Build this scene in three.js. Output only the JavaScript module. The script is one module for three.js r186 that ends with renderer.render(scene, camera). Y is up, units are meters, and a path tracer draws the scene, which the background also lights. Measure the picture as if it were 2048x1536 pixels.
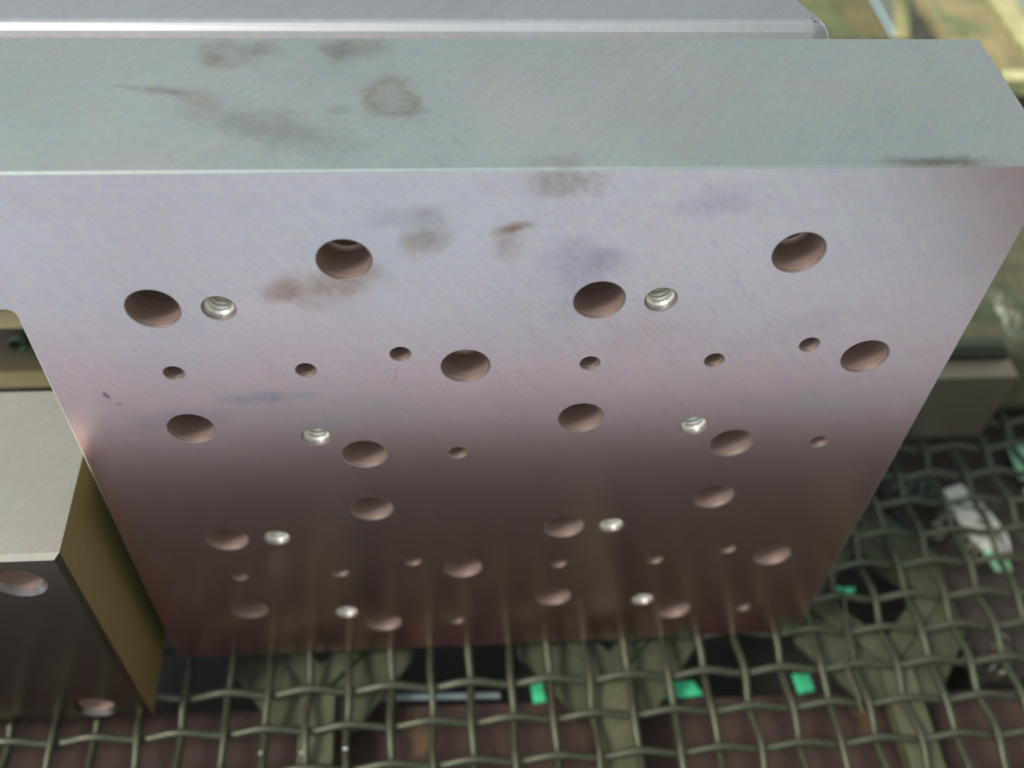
import * as THREE from 'three';
import { RoundedBoxGeometry } from 'three/addons/geometries/RoundedBoxGeometry.js';
import { mergeGeometries, toCreasedNormals } from 'three/addons/utils/BufferGeometryUtils.js';

// ---------------------------------------------------------------- camera, sky, sun, exposure
const scene = new THREE.Scene();
const camera = new THREE.PerspectiveCamera(40.993, 4 / 3, 0.02, 400);
camera.position.set(-0.03535, 0.61809, 0.29383);
camera.rotation.set(-0.875408, -0.118844, 0.067282, 'YXZ');
camera.focus = 0.44;
camera.userData.fStop = 4.5;

const EXPOSURE = 0.96;
const SUN = new THREE.Vector3(-0.62, 0.85, 0.3).normalize();

{ // overcast sky, brighter round the hidden sun and towards the zenith
  const w = 256, h = 128, d = new Float32Array(w * h * 4);
  for (let j = 0; j < h; j++) for (let i = 0; i < w; i++) {
    const el = ((j + 0.5) / h - 0.5) * Math.PI, az = ((i + 0.5) / w - 0.5) * 2 * Math.PI;
    const v = new THREE.Vector3(Math.cos(el) * Math.cos(az), Math.sin(el), Math.cos(el) * Math.sin(az));
    const c = Math.max(0, v.dot(SUN));
    const L = 0.42 + 0.3 * Math.max(0, v.y) + 0.75 * Math.pow(c, 3);
    const k = (j * w + i) * 4;
    d[k] = L * 0.87; d[k + 1] = L * 0.98; d[k + 2] = L * 1.06; d[k + 3] = 1;
  }
  const t = new THREE.DataTexture(d, w, h, THREE.RGBAFormat, THREE.FloatType);
  t.mapping = THREE.EquirectangularReflectionMapping;
  t.magFilter = t.minFilter = THREE.LinearFilter;
  t.needsUpdate = true;
  scene.background = t;
  scene.environment = t;
}
const sun = new THREE.DirectionalLight(0xfff5ea, 2.1);
sun.position.copy(SUN).multiplyScalar(4);
sun.shadow.radius = 22;
sun.castShadow = true;
sun.shadow.mapSize.set(2048, 2048);
Object.assign(sun.shadow.camera, { left: -1.2, right: 1.2, top: 1.2, bottom: -1.2, near: 0.1, far: 12 });
scene.add(sun);

// ---------------------------------------------------------------- helpers
let seed = 20240607;
const rnd = () => { seed = (seed * 1664525 + 1013904223) >>> 0; return seed / 4294967296; };
const rr = (a, b) => a + (b - a) * rnd();
const hash = (x, y, s) => { let h = (x * 374761393 + y * 668265263 + s * 974634777) | 0; h = Math.imul(h ^ (h >>> 13), 1274126177); return ((h ^ (h >>> 16)) >>> 0) / 4294967296; };
function vnoise(x, y, s) {
  const xi = Math.floor(x), yi = Math.floor(y); let fx = x - xi, fy = y - yi;
  fx = fx * fx * (3 - 2 * fx); fy = fy * fy * (3 - 2 * fy);
  const a = hash(xi, yi, s), b = hash(xi + 1, yi, s), c = hash(xi, yi + 1, s), e = hash(xi + 1, yi + 1, s);
  return a + (b - a) * fx + (c - a) * fy + (a - b - c + e) * fx * fy;
}
const fbm = (x, y, s, o = 4) => { let v = 0, a = 0.5, n = 0; for (let i = 0; i < o; i++) { v += a * vnoise(x, y, s + i); n += a; x *= 2.03; y *= 2.03; a *= 0.5; } return v / n; };
const clamp = (v, a = 0, b = 1) => Math.min(b, Math.max(a, v));
const sm = (a, b, v) => { const t = clamp((v - a) / (b - a)); return t * t * (3 - 2 * t); };
const toS = v => { v = clamp(v); return 255 * (v <= 0.0031308 ? 12.92 * v : 1.055 * Math.pow(v, 1 / 2.4) - 0.055); };
// w x h texture over su x sv metres; fn(u metres, v metres) -> linear rgb (colour) or a single value (data)
function tex(w, h, su, sv, fn, colour = true) {
  const d = new Uint8Array(w * h * 4);
  for (let j = 0; j < h; j++) for (let i = 0; i < w; i++) {
    const c = fn((i + 0.5) / w * su, (j + 0.5) / h * sv, i, j), k = (j * w + i) * 4;
    if (colour) { d[k] = toS(c[0]); d[k + 1] = toS(c[1]); d[k + 2] = toS(c[2]); }
    else d[k] = d[k + 1] = d[k + 2] = 255 * clamp(c);
    d[k + 3] = 255;
  }
  const t = new THREE.DataTexture(d, w, h);
  if (colour) t.colorSpace = THREE.SRGBColorSpace;
  t.wrapS = t.wrapT = THREE.RepeatWrapping;
  t.magFilter = THREE.LinearFilter; t.minFilter = THREE.LinearFilter;
  t.repeat.set(1 / su, 1 / sv);
  t.needsUpdate = true;
  return t;
}
const taken = {};
function numbered(n) { const k = taken[n] = (taken[n] ?? -1) + 1; return k ? `${n}_${String(k).padStart(3, '0')}` : n; }
function shade(o) { o.castShadow = o.receiveShadow = true; return o; }
function thing(name, label, category, group) {
  const o = new THREE.Group(); o.name = numbered(name); scene.add(o);
  o.userData = { label, category }; if (group) o.userData.group = group;
  return o;
}
function part(name, geo, mat, parent, label) {
  const m = shade(new THREE.Mesh(Array.isArray(geo) ? mergeGeometries(geo) : geo, mat)); m.name = name; parent.add(m);
  if (label) m.userData.label = label;
  return m;
}
function single(name, label, category, geo, mat, group) {
  const m = shade(new THREE.Mesh(geo, mat)); m.name = numbered(name); scene.add(m);
  m.userData = { label, category }; if (group) m.userData.group = group;
  return m;
}
function struct(name, geo, mat) { const m = shade(new THREE.Mesh(geo, mat)); m.name = name; m.userData = { kind: 'structure' }; scene.add(m); return m; }
// box from corner to corner with rounded edges, uv in metres
function rbox(x0, x1, y0, y1, z0, z1, r = 0.0012, seg = 2) {
  const g = new RoundedBoxGeometry(x1 - x0, y1 - y0, z1 - z0, seg, r).translate((x0 + x1) / 2, (y0 + y1) / 2, (z0 + z1) / 2);
  boxUV(g); return g;
}
function boxUV(g) {
  const p = g.attributes.position, n = g.attributes.normal, uv = new Float32Array(p.count * 2);
  for (let i = 0; i < p.count; i++) {
    const ax = Math.abs(n.getX(i)), ay = Math.abs(n.getY(i)), az = Math.abs(n.getZ(i));
    const [u, v] = ay >= ax && ay >= az ? [p.getX(i), p.getZ(i)] : az >= ax ? [p.getX(i), p.getY(i)] : [p.getZ(i), p.getY(i)];
    uv[i * 2] = u; uv[i * 2 + 1] = v;
  }
  g.setAttribute('uv', new THREE.BufferAttribute(uv, 2));
}

// ---------------------------------------------------------------- materials
const grain = (i, j, s) => [hash(i, j, s) - 0.5, hash(i, j, s + 1) - 0.5, hash(i, j, s + 2) - 0.5];
function steelMap(w, h, su, sv, base, ox, oy, marks, s, chroma = 1) {
  return tex(w, h, su, sv, (u, v, i, j) => {
    const x = u + ox, y = v + oy;
    const a = fbm(x * 14, y * 14, s) - 0.5, b = fbm(x * 20 + 9, y * 20, s + 7) - 0.5, c = fbm(x * 260, y * 260, s + 3, 2) - 0.5;
    const d = fbm(x * 1100, y * 1100, s + 11, 2) - 0.5, e = fbm(x * 900 + 5, y * 900, s + 15, 2) - 0.5;
    const g = grain(i, j, s + 20), mill = (fbm((x * 0.8 + y * 0.6) * 1700, (y * 0.8 - x * 0.6) * 45, s + 31, 2) - 0.5) * 0.10 + (fbm(x * 18, y * 900, s + 37, 2) - 0.5) * 0.045;
    let r = 1 + 0.16 * a + 0.05 * c + chroma * (0.12 * b + 0.19 * d), gg = 1 + 0.16 * a + 0.05 * c - chroma * 0.04 * b + chroma * 0.15 * e, bb = 1 + 0.16 * a + 0.05 * c + chroma * (-0.04 * b - 0.20 * (d + e) * 0.5);
    r += 0.05 * g[0] + mill; gg += 0.05 * g[1] + mill; bb += 0.05 * g[2] + mill;
    const m = marks ? marks(x, y, i, j) : null;
    if (m) { r *= m[0]; gg *= m[1]; bb *= m[2]; }
    return [base[0] * r, base[1] * gg, base[2] * bb];
  });
}
function strokes(list, w, h, ox, oy, su, sv) { // fine scratches drawn into a grid; each is [x, y, dx, dy, strength]
  const g = new Float32Array(w * h);
  for (const [x, y, dx, dy, k] of list) {
    const n = Math.ceil(Math.hypot(dx / su * w, dy / sv * h)) + 1;
    for (let q = 0; q <= n; q++) {
      const t = q / n, i = Math.floor((x + dx * t - ox) / su * w), j = Math.floor((y + dy * t - oy) / sv * h);
      if (i < 0 || j < 0 || i >= w || j >= h) continue;
      const f = k * Math.sin(Math.PI * Math.min(1, t + 0.12));
      g[j * w + i] = Math.max(g[j * w + i], f); if (i + 1 < w) g[j * w + i + 1] = Math.max(g[j * w + i + 1], f * 0.5);
    }
  }
  return g;
}
const PW = 0.4, PH = 0.3843, PD = 0.085;
// blots: centre, half sizes, angle, colour factor, strength, ring (0 = filled)
function blot(x, y, [cx, cy, ra, rb, an, col, k, ring], s) {
  let dx = x - cx, dy = y - cy; const ca = Math.cos(an), sa = Math.sin(an);
  [dx, dy] = [(dx * ca + dy * sa) / ra, (-dx * sa + dy * ca) / rb];
  let d = Math.hypot(dx, dy); if (d > 1.6) return null;
  d += (fbm(x * 140, y * 140, s, 4) - 0.5) * 0.9;
  let f = ring ? 0.8 * Math.exp(-Math.pow((d - 0.75) / 0.3, 2)) + 0.65 * (1 - sm(0.5, 1.1, d)) : 1 - sm(0.1, 1.2, d);
  f *= k * (0.65 + 0.7 * fbm(x * 500, y * 500, s + 5, 2));
  return [1 - f * (1 - col[0]), 1 - f * (1 - col[1]), 1 - f * (1 - col[2])];
}
const BROWN = [0.62, 0.48, 0.34], GREY = [0.62, 0.6, 0.58], RUST = [0.5, 0.33, 0.2], BLUE = [0.68, 0.68, 0.76], OIL = [0.45, 0.38, 0.28];
function marksOf(blots, grid, w, gcol, s) {
  return (x, y, i, j) => {
    const m = [1, 1, 1];
    blots.forEach((b, q) => { const f = blot(x, y, b, s + q * 3); if (f) { m[0] *= f[0]; m[1] *= f[1]; m[2] *= f[2]; } });
    const k = grid ? grid[j * w + i] : 0;
    if (k) { m[0] *= 1 - k * (1 - gcol[0]); m[1] *= 1 - k * (1 - gcol[1]); m[2] *= 1 - k * (1 - gcol[2]); }
    return m;
  };
}
// front face of the drilled plate
const frontScratches = [];
for (let i = 0; i < 420; i++) { const t = rr(0, 1); frontScratches.push([rr(-0.02, 0.09) + 0.03 * t, 0.383 - 0.105 * Math.pow(t, 0.8), rr(0.002, 0.006), -rr(0.001, 0.005), rr(0.1, 0.5)]); }
for (let i = 0; i < 260; i++) frontScratches.push([rr(-0.19, 0.19), rr(0.16, 0.38), rr(-0.002, 0.004), -rr(0.001, 0.004), rr(0.08, 0.45)]);
for (let i = 0; i < 120; i++) frontScratches.push([rr(0.004, 0.028), rr(0.372, 0.384), rr(0.002, 0.006), -rr(0.001, 0.004), rr(0.2, 0.6)]);
frontScratches.push([-0.0508, 0.279, -0.0035, -0.018, 0.5], [-0.0503, 0.279, -0.0035, -0.018, 0.4], [-0.085, 0.252, 0.006, -0.012, 0.4]);
const fGrid = strokes(frontScratches, 1400, 1344, -PW / 2, 0, PW, PH);
const frontBlots = [
  [-0.079, 0.326, 0.026, 0.012, 0.12, BROWN, 0.62], [-0.094, 0.325, 0.010, 0.008, 0.3, BROWN, 0.6], [-0.064, 0.334, 0.013, 0.012, 0, BROWN, 0.45],
  [-0.036, 0.357, 0.013, 0.012, 0.4, GREY, 0.55], [-0.040, 0.349, 0.012, 0.009, 0.3, BROWN, 0.55], [-0.044, 0.363, 0.02, 0.006, 0.2, GREY, 0.35],
  [-0.003, 0.3565, 0.010, 0.0035, 0.35, RUST, 0.75], [-0.006, 0.350, 0.008, 0.011, 0, BROWN, 0.5], [0.012, 0.378, 0.018, 0.009, 0.1, [0.62, 0.58, 0.48], 0.55],
  [0.024, 0.333, 0.017, 0.020, 0.6, BLUE, 0.65], [0.036, 0.340, 0.012, 0.009, 0, BLUE, 0.5], [0.022, 0.312, 0.014, 0.011, 0, BLUE, 0.35], [0.073, 0.368, 0.022, 0.010, 0.2, BLUE, 0.55],
  [0.13, 0.300, 0.03, 0.012, 0.2, BLUE, 0.25], [0.056, 0.3, 0.03, 0.02, 0, BROWN, 0.12],
  [-0.112, 0.258, 0.024, 0.005, 0.06, [0.6, 0.66, 0.8], 0.6], [-0.15, 0.243, 0.03, 0.010, 0.1, [0.66, 0.68, 0.82], 0.4],
  [-0.107, 0.0545, 0.004, 0.0018, -0.5, [0.5, 0.9, 0.3], 0.9], [-0.1105, 0.056, 0.0018, 0.0012, 0, [0.9, 0.6, 0.3], 0.9],
  [-0.178, 0.262, 0.0015, 0.003, 0.4, [0.3, 0.25, 0.2], 0.9], [-0.174, 0.256, 0.0018, 0.0012, 0, BLUE, 0.9],
];
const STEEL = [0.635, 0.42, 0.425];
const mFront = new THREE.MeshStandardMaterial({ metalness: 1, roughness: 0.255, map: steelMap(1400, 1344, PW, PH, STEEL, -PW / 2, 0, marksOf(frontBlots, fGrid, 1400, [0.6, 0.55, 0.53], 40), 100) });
mFront.map.offset.set(0.5, 0);
// top and sides of the drilled plate: texture v runs from back (0) to front edge (PD)
const topScratches = [];
for (let i = 0; i < 520; i++) { const t = rr(0, 1); topScratches.push([rr(-0.13, -0.02) , rr(-0.036, -0.002), rr(0.002, 0.006), rr(0.001, 0.004), rr(0.1, 0.42)]); }
for (let i = 0; i < 90; i++) topScratches.push([rr(-0.15, -0.12), rr(-0.052, -0.046), rr(0.008, 0.02), rr(0.0, 0.003), rr(0.1, 0.4)]);
for (let i = 0; i < 120; i++) topScratches.push([rr(-0.2, 0.2), rr(-0.08, -0.002), rr(-0.003, 0.004), rr(0.001, 0.004), rr(0.05, 0.3)]);
for (let i = 0; i < 40; i++) topScratches.push([rr(0.0, 0.026), rr(-0.012, -0.001), rr(0.001, 0.004), rr(0.001, 0.003), rr(0.2, 0.6)]);
const tGrid = strokes(topScratches, 1400, 298, -PW / 2, -PD, PW, PD);
const topBlots = [
  [-0.0495, -0.0437, 0.0115, 0.015, -0.25, BROWN, 0.42, 1], [-0.070, -0.076, 0.009, 0.010, 0, OIL, 0.5], [-0.058, -0.078, 0.014, 0.008, 0, BROWN, 0.4],
  [-0.113, -0.0725, 0.013, 0.010, 0.2, BROWN, 0.28, 1], [-0.118, -0.070, 0.007, 0.006, 0, BROWN, 0.4], [-0.10, -0.076, 0.012, 0.007, 0, BROWN, 0.35],
  [-0.138, -0.049, 0.018, 0.0022, 0.18, [0.6, 0.45, 0.45], 0.4], [-0.122, -0.043, 0.014, 0.006, 0.5, [0.8, 0.62, 0.55], 0.5], [-0.10, -0.03, 0.035, 0.012, 0.3, GREY, 0.4],
  [-0.085, -0.020, 0.03, 0.010, 0.3, GREY, 0.38], [0.1545, -0.0022, 0.026, 0.0042, 0, OIL, 0.6], [0.158, -0.0018, 0.014, 0.0026, 0, OIL, 0.55], [0.012, -0.004, 0.014, 0.005, 0, BROWN, 0.3],
  [-0.069, -0.036, 0.006, 0.004, 0, GREY, 0.4],
];
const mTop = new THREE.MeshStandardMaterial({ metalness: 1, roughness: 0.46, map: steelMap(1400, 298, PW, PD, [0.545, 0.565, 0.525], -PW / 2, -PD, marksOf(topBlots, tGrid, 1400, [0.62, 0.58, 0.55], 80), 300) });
const general = steelMap(640, 640, 0.25, 0.25, [0.55, 0.54, 0.53], 0, 0, null, 500, 0.8);
const mSteel = new THREE.MeshStandardMaterial({ metalness: 1, roughness: 0.42, map: general });
const mSteelWarm = new THREE.MeshStandardMaterial({ metalness: 1, roughness: 0.5, map: general, color: new THREE.Color(0.93, 0.86, 0.72) });
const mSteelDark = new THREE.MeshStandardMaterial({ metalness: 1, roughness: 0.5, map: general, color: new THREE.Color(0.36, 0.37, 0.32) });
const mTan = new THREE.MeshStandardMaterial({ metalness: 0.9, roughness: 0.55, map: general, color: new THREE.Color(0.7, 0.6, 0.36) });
const mSide = new THREE.MeshStandardMaterial({ metalness: 0.2, roughness: 0.5, map: general, color: new THREE.Color(0.66, 0.48, 0.2) });
const mBlockFront = new THREE.MeshStandardMaterial({ metalness: 1, roughness: 0.26, map: general, color: new THREE.Color(0.52, 0.43, 0.40) });
const ringMap = tex(8, 256, 1, 1, (u, v, i, j) => { const k = 0.72 + 0.5 * vnoise(0.5, v * 60, 1500) * 0.7 + 0.25 * vnoise(2.5, v * 17, 1510); return [0.52 * k, 0.37 * k, 0.315 * k]; });
const mBore = new THREE.MeshStandardMaterial({ metalness: 0.6, roughness: 0.45, map: ringMap });
const mRim = new THREE.MeshStandardMaterial({ metalness: 0.9, roughness: 0.6, color: new THREE.Color(0.34, 0.25, 0.22) });
const mThread = new THREE.MeshStandardMaterial({ metalness: 0.6, roughness: 0.34, color: new THREE.Color(0.88, 0.78, 0.67) });
const wireMap = tex(256, 256, 0.06, 0.06, (u, v, i, j) => { const n = fbm(u * 200, v * 200, 900), q = fbm(u * 900, v * 900, 905, 2); const rst = sm(0.6, 0.75, fbm(u * 330, v * 330, 950, 3)), k = 0.6 + 0.6 * n + 0.6 * (q - 0.5); return [0.112 * k * (1 + 0.15 * rst), 0.128 * k * (1 - 0.3 * rst), 0.084 * k * (1 - 0.5 * rst)]; });
const mWire = new THREE.MeshStandardMaterial({ metalness: 0.6, roughness: 0.42, map: wireMap });

// ---------------------------------------------------------------- setting: the workshop floor far below the rack
struct('floor', new THREE.CylinderGeometry(120, 120, 0.2, 64).translate(0, -0.95, 0), new THREE.MeshStandardMaterial({ roughness: 0.9, color: new THREE.Color(0.57, 0.90, 1.0) }));
struct('path', new THREE.BoxGeometry(9, 0.02, 1.9).translate(0, -0.84, -0.05), new THREE.MeshStandardMaterial({ roughness: 0.9, color: new THREE.Color(0.62, 0.30, 0.36) }));
struct('wall', new THREE.BoxGeometry(0.2, 3.4, 4).translate(1.25, 0.85, 1.5), new THREE.MeshStandardMaterial({ roughness: 0.9, color: new THREE.Color(0.30, 0.31, 0.27) }));

// ---------------------------------------------------------------- the drilled plate
{
  const t = thing('drilled_steel_plate', 'large upright machined steel plate with four clusters of drilled and tapped holes', 'steel plate');
  const BV = 0.0008;
  const pattern = [
    ['L', 19.9, 70.3, 1], ['L', -57.9, 45.2, 0], ['T', -32.1, 44.9], ['S', -57.8, 5.5], ['S', -1.8, 5.6], ['S', 39.3, 14.8], ['L', 67.4, 5.8, 1],
    ['L', -58.1, -33.8, 0], ['T', -2.3, -42.4], ['L', 19.3, -57.5, 1], ['S', 64.1, -58.4]];
  const centres = [[-0.0886, 0.2706], [0.0916, 0.2710], [-0.0886, 0.0948], [0.0914, 0.0958]];
  const SH = 0.3165; // the plate steps out to the left above this height
  const shape = new THREE.Shape([[-PW / 2, 0], [PW / 2, 0], [PW / 2, PH], [-PW / 2 - 0.045, PH], [-PW / 2 - 0.045, SH], [-PW / 2 - 0.003, SH], [-PW / 2 - 0.001, SH - 0.001], [-PW / 2, SH - 0.003]].map(a => new THREE.Vector2(...a)));
  const R = { L: 0.0103, S: 0.0040, T: 0.0063 };
  const holes = [];
  for (const [cx, cy] of centres) for (const [k, x, y, step] of pattern) {
    const hx = cx + x / 1000, hy = cy + y / 1000; holes.push([k, hx, hy, step]);
    const h = new THREE.Path(); h.absarc(hx, hy, R[k], 0, Math.PI * 2, true); shape.holes.push(h);
  }
  const b = k => new THREE.ExtrudeGeometry(shape, { depth: PD - 2 * BV, bevelEnabled: true, bevelThickness: BV, bevelSize: BV, bevelOffset: -BV, bevelSegments: 3, curveSegments: 40 });
  const g = b().translate(0, 0, -PD + BV);
  // texture coordinates in metres for the rim: top runs across x and z
  const p = g.attributes.position, n = g.attributes.normal, uv = g.attributes.uv;
  const g1 = g.groups[1];
  for (let i = g1.start; i < g1.start + g1.count; i++) {
    if (Math.abs(n.getY(i)) > Math.abs(n.getX(i))) uv.setXY(i, p.getX(i) + PW / 2, p.getZ(i) + PD);
    else uv.setXY(i, p.getY(i), p.getZ(i) + PD);
  }
  // the rims of the holes are bare cut metal: give their triangles a material slot of their own
  const order = [[], [], []];
  for (let f = 0; f < p.count / 3; f++) {
    const i = f * 3; let k = 0;
    if (i >= g1.start) { const cx = (p.getX(i) + p.getX(i + 1) + p.getX(i + 2)) / 3, cy = (p.getY(i) + p.getY(i + 1) + p.getY(i + 2)) / 3; k = holes.some(([q, x, y]) => Math.hypot(cx - x, cy - y) < R[q] + 0.001) ? 2 : 1; }
    order[k].push(f);
  }
  const out = new THREE.BufferGeometry(), idx = order.flat();
  for (const k of ['position', 'normal', 'uv']) { const a = g.attributes[k], q = a.itemSize, d = new Float32Array(p.count * q); idx.forEach((f, i) => d.set(a.array.subarray(f * 3 * q, (f + 1) * 3 * q), i * 3 * q)); out.setAttribute(k, new THREE.BufferAttribute(d, q)); }
  let st = 0; order.forEach((o, i) => { out.addGroup(st, o.length * 3, i); st += o.length * 3; });
  part('plate_body', out, [mFront, mTop, mRim], t);
  const V = (r, z) => new THREE.Vector2(r, z);
  // bore walls: lathe profiles along the bore, first point at the mouth (y = 0), turned to face out of the plate
  const mk = pts => new THREE.LatheGeometry(pts, 40).rotateX(Math.PI / 2); // +y -> +z
  const big = step => {
    const a = []; const r = R.L - BV * 0.0 - 0.0001;
    for (let i = 0; i <= 10; i++) a.push(V(r - (i % 2 ? 0.00022 : 0), -BV - i * 0.0014));
    if (step) { a.push(V(r, -0.0165), V(r * 0.86, -0.0175)); for (let i = 0; i <= 12; i++) a.push(V(r * 0.86 - (i % 2 ? 0.0002 : 0), -0.018 - i * 0.003)); a.push(V(0.0001, -0.059)); }
    else { for (let i = 0; i <= 14; i++) a.push(V(r - (i % 2 ? 0.00022 : 0), -0.0155 - i * 0.003)); a.push(V(0.0001, -0.063)); }
    return mk(a);
  };
  const small = mk([V(R.S - 0.0001, -BV), V(R.S - 0.0001, -0.03), V(0.0001, -0.0325)]);
  const sink = mk([V(R.T - 0.0001, -BV), V(0.00585, -0.0021)]);
  const thr = [];
  for (let i = 0; i < 11; i++) { const z = -0.0021 - i * 0.0026; thr.push(V(0.0059, z), V(0.0059, z - 0.0004), V(0.0049, z - 0.0013), V(0.0049, z - 0.0017)); }
  thr.push(V(0.0049, -0.0335), V(0.0001, -0.0365));
  const G = { L0: big(0), L1: big(1), S: small, T: mk(thr) };
  for (const [k, x, y, step] of holes) {
    const m = k === 'L' ? part('bored_hole', step ? G.L1 : G.L0, mBore, t) : k === 'S' ? part('drilled_hole', G.S, mBore, t) : part('threaded_hole', G.T, mThread, t, 'bright tapped hole with visible thread ridges');
    m.position.set(x, y, 0);
    if (k === 'T') part('countersink', sink, mSteel, m);
  }
}

// ---------------------------------------------------------------- the block at the lower left
{
  const t = thing('steel_block', 'shorter steel block at the lower left with a brownish right side and large holes', 'steel block');
  const x0 = -0.37, x1 = -0.2105, H = 0.193, z0 = -0.0634, z1 = 0.039, C = 0.0026;
  const s = new THREE.Shape([[x0, 0], [x1, 0], [x1, H], [x0, H]].map(a => new THREE.Vector2(...a)));
  const hs = [[-0.235, 0.170, 0.0100], [-0.2385, 0.0215, 0.0100]];
  for (const [x, y, r] of hs) { const h = new THREE.Path(); h.absarc(x, y, r, 0, Math.PI * 2, true); s.holes.push(h); }
  const g = new THREE.ExtrudeGeometry(s, { depth: z1 - z0 - 2 * C, bevelEnabled: true, bevelThickness: C, bevelSize: C, bevelOffset: -C, bevelSegments: 1, curveSegments: 40 }).translate(0, 0, z0 + C);
  const p = g.attributes.position, n = g.attributes.normal; boxUV(g);
  // one material per face: front, top, right side
  const order = [[], [], []];
  for (let f = 0; f < p.count / 3; f++) order[n.getY(f * 3) > 0.5 && Math.abs(p.getY(f * 3) - H) < 0.004 ? 1 : n.getX(f * 3) > 0.9 && p.getX(f * 3) > x1 - 0.004 ? 2 : 0].push(f);
  const out = new THREE.BufferGeometry(), idx = order.flat();
  for (const k of ['position', 'normal', 'uv']) { const a = g.attributes[k], q = a.itemSize, d = new Float32Array(p.count * q); idx.forEach((f, i) => d.set(a.array.subarray(f * 3 * q, (f + 1) * 3 * q), i * 3 * q)); out.setAttribute(k, new THREE.BufferAttribute(d, q)); }
  let st = 0; order.forEach((o, i) => { out.addGroup(st, o.length * 3, i); st += o.length * 3; });
  part('block_body', out, [mBlockFront, mSteelWarm, mSide], t);
  for (const [x, y, r] of hs) {
    const V = (a, b) => new THREE.Vector2(a, b);
    const m = part('bored_hole', new THREE.LatheGeometry([V(r - 0.0001, -C), V(r - 0.0001, -0.014), V(0.0068, -0.0145), V(0.0068, -0.05), V(0.0001, -0.052)], 40).rotateX(Math.PI / 2), mBore, t);
    m.position.set(x, y, z1);
  }
}

// ---------------------------------------------------------------- plates standing behind
{
  const t = thing('steel_plate', 'long round edged steel plate standing close behind the drilled plate', 'steel plate');
  // plan outline with a swept back right end, wide rounded chamfer along its upper edge
  const s = new THREE.Shape(); s.moveTo(-0.235, 0.113); s.lineTo(0.140, 0.113); s.quadraticCurveTo(0.156, 0.113, 0.150, 0.130); s.lineTo(0.126, 0.19); s.lineTo(-0.235, 0.19);
  const B = 0.010, BT = 0.0155;
  let g = new THREE.ExtrudeGeometry(s, { depth: 0.3705 - 2 * BT, bevelEnabled: true, bevelThickness: BT, bevelSize: B, bevelOffset: -B, bevelSegments: 5, curveSegments: 10 }).rotateX(-Math.PI / 2).translate(0, BT, 0);
  g = toCreasedNormals(g, 0.5);
  boxUV(g); part('plate_body', g, mSteel, t);
}
{
  const t = thing('stepped_steel_bar', 'tan topped stepped steel bar with a bolt hole behind the left block', 'steel bar');
  const s = new THREE.Shape([[-0.163, 0], [-0.134, 0], [-0.134, 0.110], [-0.1472, 0.110], [-0.1472, 0.150], [-0.163, 0.150]].map(a => new THREE.Vector2(...a)));
  const g = new THREE.ExtrudeGeometry(s, { depth: 0.29, bevelEnabled: true, bevelThickness: 0.0008, bevelSize: 0.0008, bevelOffset: -0.0008, bevelSegments: 2 });
  g.rotateY(-Math.PI / 2).translate(-0.21, 0, 0); // shape x -> z
  boxUV(g);
  const p = g.attributes.position, n = g.attributes.normal, order = [[], []];
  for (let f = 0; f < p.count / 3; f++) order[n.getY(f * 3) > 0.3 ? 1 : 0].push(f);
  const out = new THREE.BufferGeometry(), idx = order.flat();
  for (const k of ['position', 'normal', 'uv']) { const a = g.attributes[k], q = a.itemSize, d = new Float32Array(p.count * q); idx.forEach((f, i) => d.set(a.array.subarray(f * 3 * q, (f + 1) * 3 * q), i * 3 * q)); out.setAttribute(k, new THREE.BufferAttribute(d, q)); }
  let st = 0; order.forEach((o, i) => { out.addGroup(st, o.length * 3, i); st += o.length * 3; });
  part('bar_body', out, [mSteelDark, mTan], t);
  const V = (a, b) => new THREE.Vector2(a, b);
  const m = part('bolt_head', new THREE.LatheGeometry([V(0.0001, 0.001), V(0.0032, 0.001), V(0.0036, 0.0035), V(0.0056, 0.0035), V(0.0062, 0.0026), V(0.0062, -0.001)], 24).rotateX(Math.PI / 2), new THREE.MeshStandardMaterial({ metalness: 0.6, roughness: 0.6, color: new THREE.Color(0.05, 0.07, 0.045) }), t, 'dark round bolt head in the bar face');
  m.position.set(-0.2885, 0.1376, -0.1472);
}
single('steel_backing_plate', 'dark brown plate standing behind the tan topped bar at the left edge', 'steel plate', rbox(-0.50, -0.21, 0, 0.166, -0.176, -0.1665), new THREE.MeshStandardMaterial({ metalness: 0.4, roughness: 0.7, color: new THREE.Color(0.09, 0.065, 0.05) }));
single('steel_flat_bar', 'short grey flat bar standing on edge behind the right of the drilled plate', 'steel bar', rbox(0.12, 0.3835, 0, 0.0715, -0.171, -0.155, 0.0008), new THREE.MeshStandardMaterial({ metalness: 0.85, roughness: 0.5, map: general, color: new THREE.Color(0.55, 0.47, 0.36) }));
{
  const s = new THREE.Shape(); s.moveTo(0.12, 0); s.lineTo(0.3825, 0); s.lineTo(0.3825, 0.070); s.quadraticCurveTo(0.3825, 0.083, 0.368, 0.0845); s.lineTo(0.12, 0.0845);
  const g = new THREE.ExtrudeGeometry(s, { depth: 0.007, bevelEnabled: true, bevelThickness: 0.0006, bevelSize: 0.0006, bevelOffset: -0.0006, bevelSegments: 2, curveSegments: 12 }).translate(0, 0, -0.1815); boxUV(g);
  single('steel_backing_plate', 'dark green plate with a rounded corner standing behind the grey flat bar', 'steel plate', g, new THREE.MeshStandardMaterial({ metalness: 0.5, roughness: 0.6, map: general, color: new THREE.Color(0.16, 0.19, 0.13) }));
}

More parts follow.
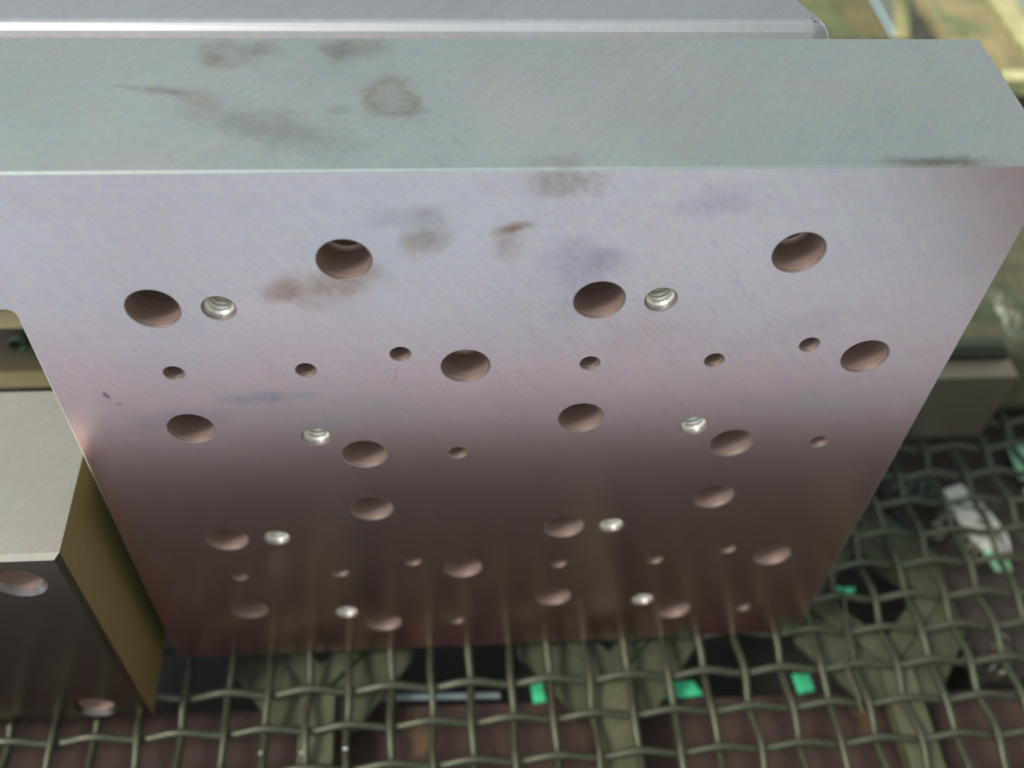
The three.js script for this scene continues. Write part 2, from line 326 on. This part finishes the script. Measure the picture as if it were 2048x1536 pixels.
// ---------------------------------------------------------------- woven wire mesh
const PITCH = 0.02526, WR = 0.0025, AMP = 0.0024, Y0 = -0.0050;
{
  const t = thing('wire_mesh', 'woven crimped steel wire mesh carrying the drilled plate', 'wire mesh');
  const xs = [], zs = [];
  for (let i = -8; i <= 27; i++) xs.push(-0.1682 + PITCH * i + rr(-0.0008, 0.0008));
  for (let j = -9; j <= 5; j++) zs.push(0.0235 + 0.0248 * j + rr(-0.0007, 0.0007));
  const sag = (x, z) => 0.0028 * Math.sin(x * 9 + 1) * sm(0.2, 0.4, x) + 0.0012 * Math.sin(x * 23 + z * 17) * sm(0.1, 0.3, x);
  const zA = -0.222, zB = 0.158, xA = -0.385, xB = 0.545;
  xs.forEach((x, i) => { // wires running away from the camera: up over every second cross wire
    const par = (i - 8 + 1) % 2; // i - 8 = 7 passes over row z = 0.0235 (j = 0)
    const pts = [], ph = rr(0, 6), bow = rr(-0.001, 0.001);
    const n = 92;
    for (let q = 0; q <= n; q++) {
      const z = zA + (zB - zA) * q / n;
      const c = Math.cos(Math.PI * (z - 0.0235) / 0.0248) * (par ? -1 : 1);
      pts.push(new THREE.Vector3(x + bow * Math.sin(z * 13 + ph) + 0.00055 * Math.sin(2 * Math.PI * z / 0.0496 + ph), Y0 + AMP * c + sag(x, z), z));
    }
    part('wire', new THREE.TubeGeometry(new THREE.CatmullRomCurve3(pts), 184, WR * rr(0.94, 1.05), 8), mWire, t);
  });
  zs.forEach((z, j) => {
    const par = (j - 9) % 2 ? 1 : 0;
    const pts = [], ph = rr(0, 6), bow = rr(-0.001, 0.001), n = 225;
    for (let q = 0; q <= n; q++) {
      const x = xA + (xB - xA) * q / n;
      // opposite of the long wires at each crossing
      const k = (x + 0.1682) / PITCH, c = -Math.cos(Math.PI * (k - 7)) * (par ? -1 : 1);
      pts.push(new THREE.Vector3(x, Y0 + AMP * c + sag(x, z), z - (j === 8 ? 0.012 * clamp(0.28 - x, 0, 0.5) : 0) + bow * Math.sin(x * 9 + ph) + 0.0006 * Math.cos(Math.PI * (k - 7)) * (par ? -1 : 1)));
    }
    part('wire', new THREE.TubeGeometry(new THREE.CatmullRomCurve3(pts), 450, WR * rr(0.94, 1.05), 8), mWire, t);
  });
  const loose = new THREE.CatmullRomCurve3([[0.2394, 0.0012, -0.03], [0.2345, 0.0022, -0.005], [0.2297, 0.0014, 0.0151], [0.2262, 0.001, 0.03], [0.2279, 0.0005, 0.0423], [0.2285, -0.001, 0.0569]].map(a => new THREE.Vector3(...a)));
  single('loose_wire', 'thin bent loose wire lying over the mesh right of the plate', 'wire', new THREE.TubeGeometry(loose, 60, 0.0011, 8), mWire);
}

// ---------------------------------------------------------------- supports, deck and shelf below the mesh
const drabMap = tex(512, 512, 0.12, 0.12, (u, v) => { const n = fbm(u * 60, v * 60, 700), q = fbm(u * 400, v * 400, 710, 3), r = sm(0.55, 0.75, fbm(u * 90 + 4, v * 90, 720)); const k = 0.72 + 0.5 * n + 0.3 * (q - 0.5); return [0.096 * k * (1 - 0.15 * r), 0.102 * k * (1 - 0.05 * r), 0.060 * k * (1 - 0.35 * r)]; });
const mDrab = new THREE.MeshStandardMaterial({ roughness: 0.75, metalness: 0.15, map: drabMap });
const mStrip = new THREE.MeshStandardMaterial({ roughness: 0.7, metalness: 0.1, map: drabMap, color: new THREE.Color(1.35, 1.3, 1.25) });
const flat = (poly, y, th, hole) => {
  const s = new THREE.Shape(poly.map(([x, z]) => new THREE.Vector2(x, -z)));
  if (hole) s.holes.push(new THREE.Path(hole.map(([x, z]) => new THREE.Vector2(x, -z))));
  const g = new THREE.ExtrudeGeometry(s, { depth: th, bevelEnabled: true, bevelThickness: 0.0005, bevelSize: 0.0005, bevelOffset: -0.0005, bevelSegments: 1 }).rotateX(-Math.PI / 2).translate(0, y, 0);
  boxUV(g); return g;
};
[[-0.113, 'left of the three drab brackets under the mesh, pale strip in front of it'], [0.0765, 'middle of the three drab brackets under the mesh, below the plate'], [0.266, 'right of the three drab brackets under the mesh, beside the plate corner']].forEach(([cx, label], i) => {
  const t = thing('support_bracket', label, 'bracket', 'brackets under the wire mesh');
  const zc = -0.035, hw = 0.060, zt = 0.046;
  const hexa = [[-hw, -0.032], [-0.022, -0.080], [0.022, -0.080], [hw, -0.032], [hw, 0.032], [0.024, 0.078], [-0.024, 0.078], [-hw, 0.032]].map(([x, z]) => [cx + x, zc + z]);
  const dia = r => [[0, -r], [r, 0], [0, r], [-r, 0]].map(([x, z]) => [cx + x, zc + z]);
  part('gusset_plate', flat(hexa, -0.026, 0.004, dia(0.036)), mDrab, t);
  part('diamond_frame', flat(dia(0.056), -0.0205, 0.003, dia(0.0365)), mDrab, t);
  part('support_strip', rbox(cx - 0.0108, cx + 0.0108, -0.026, -0.013, zc + 0.0572, 0.17, 0.001), mStrip, t);
  part('support_strip', rbox(cx - 0.0108, cx + 0.0108, -0.026, -0.013, -0.26, zc - 0.0572, 0.001), mStrip, t);
});
const deckMap = tex(512, 512, 0.3, 0.3, (u, v) => { const n = fbm(u * 30, v * 30, 800), q = fbm(u * 300, v * 300, 810, 3); const k = 0.7 + 0.4 * n + 0.35 * (q - 0.5); let c = [0.080 * k, 0.045 * k, 0.036 * k]; const b = Math.hypot((u - 0.25) / 0.008, (v - 0.04) / 0.018) + (q - 0.5); const f = 0.9 * (1 - sm(0.5, 1.1, b)); return [c[0] + f * 0.09, c[1] + f * 0.06, c[2] + f * 0.02]; });
single('deck_board', 'flat maroon deck board lying under the front of the mesh', 'board', (() => { const g = flat([[-0.42, 0.010], [0.58, 0.030], [0.58, 0.165], [-0.42, 0.165]], -0.062, 0.010); return g; })(), new THREE.MeshStandardMaterial({ roughness: 0.8, map: deckMap }));
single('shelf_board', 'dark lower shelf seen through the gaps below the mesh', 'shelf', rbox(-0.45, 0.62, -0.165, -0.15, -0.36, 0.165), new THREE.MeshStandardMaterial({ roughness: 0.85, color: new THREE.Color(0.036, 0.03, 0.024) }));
{
  const c = new THREE.LineCurve3(new THREE.Vector3(-0.098, -0.050, 0.0105), new THREE.Vector3(0.004, -0.050, 0.0135));
  single('steel_rod', 'thin grey rod lying along the back of the deck board', 'rod', new THREE.TubeGeometry(c, 4, 0.0022, 10), new THREE.MeshStandardMaterial({ metalness: 0.4, roughness: 0.4, color: new THREE.Color(0.34, 0.42, 0.42) }));
  single('rack_rail', 'rust brown front rail of the rack along the near mesh edge', 'rail', rbox(-0.45, 0.62, -0.05, -0.002, 0.162, 0.205), new THREE.MeshStandardMaterial({ roughness: 0.7, metalness: 0.1, color: new THREE.Color(0.20, 0.07, 0.045) }));
}
// bright scraps of plastic lying below the mesh
const mGreen = new THREE.MeshStandardMaterial({ roughness: 0.5, color: new THREE.Color(0.10, 0.88, 0.42) });
const mPaleGreen = new THREE.MeshStandardMaterial({ roughness: 0.5, color: new THREE.Color(0.45, 0.9, 0.55) });
const mWhite = new THREE.MeshStandardMaterial({ roughness: 0.6, color: new THREE.Color(0.93, 0.9, 0.78) });
for (const [poly, mat, label] of [
  [[[0.0255, 0.004], [0.0335, 0.004], [0.0350, 0.0195], [0.0265, 0.0205]], mGreen, 'small bright green scrap left of the middle bracket under the mesh'],
  [[[0.1130, 0.0215], [0.1165, 0.0095], [0.1375, 0.0105], [0.1425, 0.0205]], mGreen, 'wide bright green scrap right of the middle bracket under the mesh'],
  [[[0.2075, 0.0085], [0.2190, 0.0090], [0.2200, 0.0210], [0.2090, 0.0225]], mGreen, 'square bright green scrap at the deck board edge under the mesh'],
]) single('plastic_scrap', label, 'plastic scrap', flat(poly, -0.0505, 0.0026), mat);
for (const [poly, mat, label] of [
  [[[0.2445, -0.0420], [0.2580, -0.0405], [0.2560, -0.0375], [0.2500, -0.0345], [0.2460, -0.0370]], mGreen, 'small green chip on the right bracket beside the plate corner'],
]) single('plastic_scrap', label, 'plastic scrap', flat(poly, -0.0218, 0.002), mat);
for (const [poly, mat, label] of [
  [[[0.356, -0.130], [0.376, -0.136], [0.390, -0.110], [0.396, -0.088], [0.393, -0.074], [0.369, -0.079], [0.364, -0.10]], mWhite, 'bright white scrap under the mesh right of the plate'],
  [[[0.3725, -0.078], [0.3895, -0.072], [0.3875, -0.058], [0.3765, -0.060]], mPaleGreen, 'pale green scrap touching the white scrap under the mesh'],
  [[[0.4290, -0.172], [0.4560, -0.170], [0.4500, -0.138], [0.4270, -0.139]], mPaleGreen, 'pale green scrap at the right edge under the mesh'],
  [[[0.4260, -0.130], [0.4500, -0.132], [0.4500, -0.112], [0.4330, -0.114]], mWhite, 'white scrap at the right edge beside the timber'],
]) single('plastic_scrap', label, 'plastic scrap', flat(poly, -0.040, 0.0026), mat);
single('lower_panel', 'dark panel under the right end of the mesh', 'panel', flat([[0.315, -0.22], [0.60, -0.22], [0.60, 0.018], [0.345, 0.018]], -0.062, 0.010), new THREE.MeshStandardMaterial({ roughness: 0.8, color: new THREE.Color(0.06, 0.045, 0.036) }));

// curls of metal swarf among the wires at the right
{
  const mSw = new THREE.MeshStandardMaterial({ metalness: 0.7, roughness: 0.45, color: new THREE.Color(0.16, 0.17, 0.13) });
  const mSw2 = new THREE.MeshStandardMaterial({ metalness: 0.8, roughness: 0.4, color: new THREE.Color(0.45, 0.36, 0.29) });
  const curls = [
    [0.336, -0.128, 0.3, 0.0060, 4, mSw, 'dark spiral swarf curl nearest the plate edge'], [0.346, -0.116, 1.2, 0.0062, 4, mSw, 'dark spiral swarf curl left of the white scrap'],
    [0.353, -0.085, 0.9, 0.0050, 4, mSw2, 'brownish swarf curl left of the white scrap'], [0.346, -0.098, 2.2, 0.0045, 3, mSw2, 'short brownish swarf curl between the dark curls'],
    [0.330, 0.012, 0.4, 0.0062, 4, mSw, 'dark swarf curl below the mesh near the lower right corner'], [0.352, 0.004, 1.9, 0.0056, 4, mSw2, 'brownish swarf curl at the lower right'], [0.322, -0.004, 1.1, 0.0050, 3, mSw2, 'small brownish swarf curl beside the right bracket'],
  ];
  for (const [x, z, an, r, turns, m, label] of curls) {
    const pts = []; const L = turns * 0.0095, n = turns * 18;
    for (let q = 0; q <= n; q++) {
      const a = q / 18 * Math.PI * 2, w = (q / n - 0.5) * L, k = r * (0.75 + 0.35 * Math.sin(q / n * 3));
      pts.push(new THREE.Vector3(x + Math.cos(an) * w - Math.sin(an) * Math.cos(a) * k, -0.0375 + r + Math.sin(a) * k, z + Math.sin(an) * w + Math.cos(an) * Math.cos(a) * k));
    }
    single('swarf_curl', label, 'metal swarf', new THREE.TubeGeometry(new THREE.CatmullRomCurve3(pts), n * 2, 0.0014, 6), m);
  }
  for (const [a, b, c, label] of [
    [[0.360, -0.030, -0.112], [0.378, -0.028, -0.106], [0.398, -0.030, -0.108], 'dark swarf strand crossing the upper half of the white scrap'],
    [[0.372, -0.030, -0.098], [0.381, -0.027, -0.086], [0.386, -0.030, -0.064], 'dark swarf strand running down the white scrap onto the pale green one'],
  ]) single('swarf_strand', label, 'metal swarf', new THREE.TubeGeometry(new THREE.CatmullRomCurve3([a, b, c].map(q => new THREE.Vector3(...q))), 30, 0.0012, 6), mSw);
  for (const [x, z, label] of [[-0.1435, 0.0630, 'tiny shiny chip on the mesh, leftmost of three at the bottom'], [-0.1191, 0.0640, 'tiny shiny chip on the mesh, middle of three at the bottom'], [-0.0934, 0.0632, 'tiny shiny chip on the mesh, right of three at the bottom']]) {
    const g = new THREE.IcosahedronGeometry(0.0012, 0); g.scale(1.5, 0.6, 1).rotateY(rr(0, 3)).translate(x, 0.0012, z);
    single('metal_chip', label, 'metal chip', g, new THREE.MeshStandardMaterial({ metalness: 1, roughness: 0.2, color: new THREE.Color(0.95, 0.93, 0.85) }));
  }
}

// ---------------------------------------------------------------- timbers behind at the right
const timberMap = (s, base, speck) => tex(512, 512, 0.4, 0.4, (u, v) => {
  const n = fbm(u * 22, v * 22, s), q = fbm(u * 120, v * 120, s + 9, 3), g = fbm(u * 300, v * 12, s + 20, 3), m = sm(0.5, 0.68, fbm(u * 34 + 3, v * 34, s + 30));
  const k = 0.55 + 0.55 * n + 0.4 * (q - 0.5) + 0.4 * (g - 0.5);
  let c = [base[0] * k * (1 - 0.35 * m), base[1] * k * (1 - 0.12 * m), base[2] * k * (1 - 0.2 * m)];
  if (speck) { const f = speck(u, v); c = c.map((a, i) => a + f * ([0.5, 0.55, 0.42][i] - a)); }
  return c;
});
const mTimber = new THREE.MeshStandardMaterial({ roughness: 0.85, map: timberMap(1000, [0.42, 0.33, 0.16]) });
const mPale = new THREE.MeshStandardMaterial({ roughness: 0.8, map: timberMap(1100, [0.78, 0.68, 0.34]) });
const mMoss = new THREE.MeshStandardMaterial({ roughness: 0.9, map: timberMap(1200, [0.15, 0.135, 0.075], (u, v) => 0.8 * sm(0.56, 0.62, fbm(u * 330, v * 330, 1300, 2)) * (1 - sm(0.4, 1, Math.hypot((((u % 0.4) + 0.4) % 0.4 - 0.004) / 0.016, (((v % 0.4) + 0.4) % 0.4 - 0.172) / 0.030)))) });
{
  const t = thing('timber_beam', 'weathered tan timber beam at the top right corner with a pale edge strip', 'timber');
  part('beam_body', rbox(0.456, 0.522, 0.082, 0.10, -1.3, -0.497, 0.006), mTimber, t);
  part('edge_strip', rbox(0.5225, 0.546, 0.078, 0.106, -1.3, -0.497, 0.005), mPale, t);
}
single('pale_batten', 'pale wooden batten ending the timber beam at the right edge', 'batten', rbox(0.484, 0.80, 0.085, 0.104, -0.490, -0.474, 0.003), mPale);
{
  const g = rbox(-0.0075, 0.0075, 0, 0.012, -0.14, 0.14, 0.003); g.rotateY(-0.31).translate(0.506, 0.004, -0.745);
  single('pale_batten', 'short pale wooden batten leaning back left of the timber beam', 'batten', g, mPale);
}
single('timber_board', 'mottled brown green board behind the steel plate at the top right', 'board', rbox(0.12, 0.49, -0.04, 0.0, -1.2, -0.42, 0.004), new THREE.MeshStandardMaterial({ roughness: 0.9, map: timberMap(1400, [0.30, 0.26, 0.13]) }));
single('grey_board', 'grey green board between the pale batten and the timber beam', 'board', rbox(0.515, 0.70, -0.03, 0.012, -1.1, -0.735, 0.003), new THREE.MeshStandardMaterial({ roughness: 0.8, map: general, color: new THREE.Color(0.62, 0.72, 0.6) }));
single('mossy_timber', 'mottled green brown timber block with white specks at the right edge', 'timber', rbox(0.34, 0.66, -0.02, 0.06, -0.62, -0.19, 0.012, 4), mMoss);

// ---------------------------------------------------------------- render
const renderer = new THREE.WebGLRenderer({ antialias: true });
renderer.setSize(1024, 768);
renderer.toneMapping = THREE.LinearToneMapping;
renderer.toneMappingExposure = EXPOSURE;
renderer.shadowMap.enabled = true;
scene.environmentIntensity = 1;
renderer.render(scene, camera);
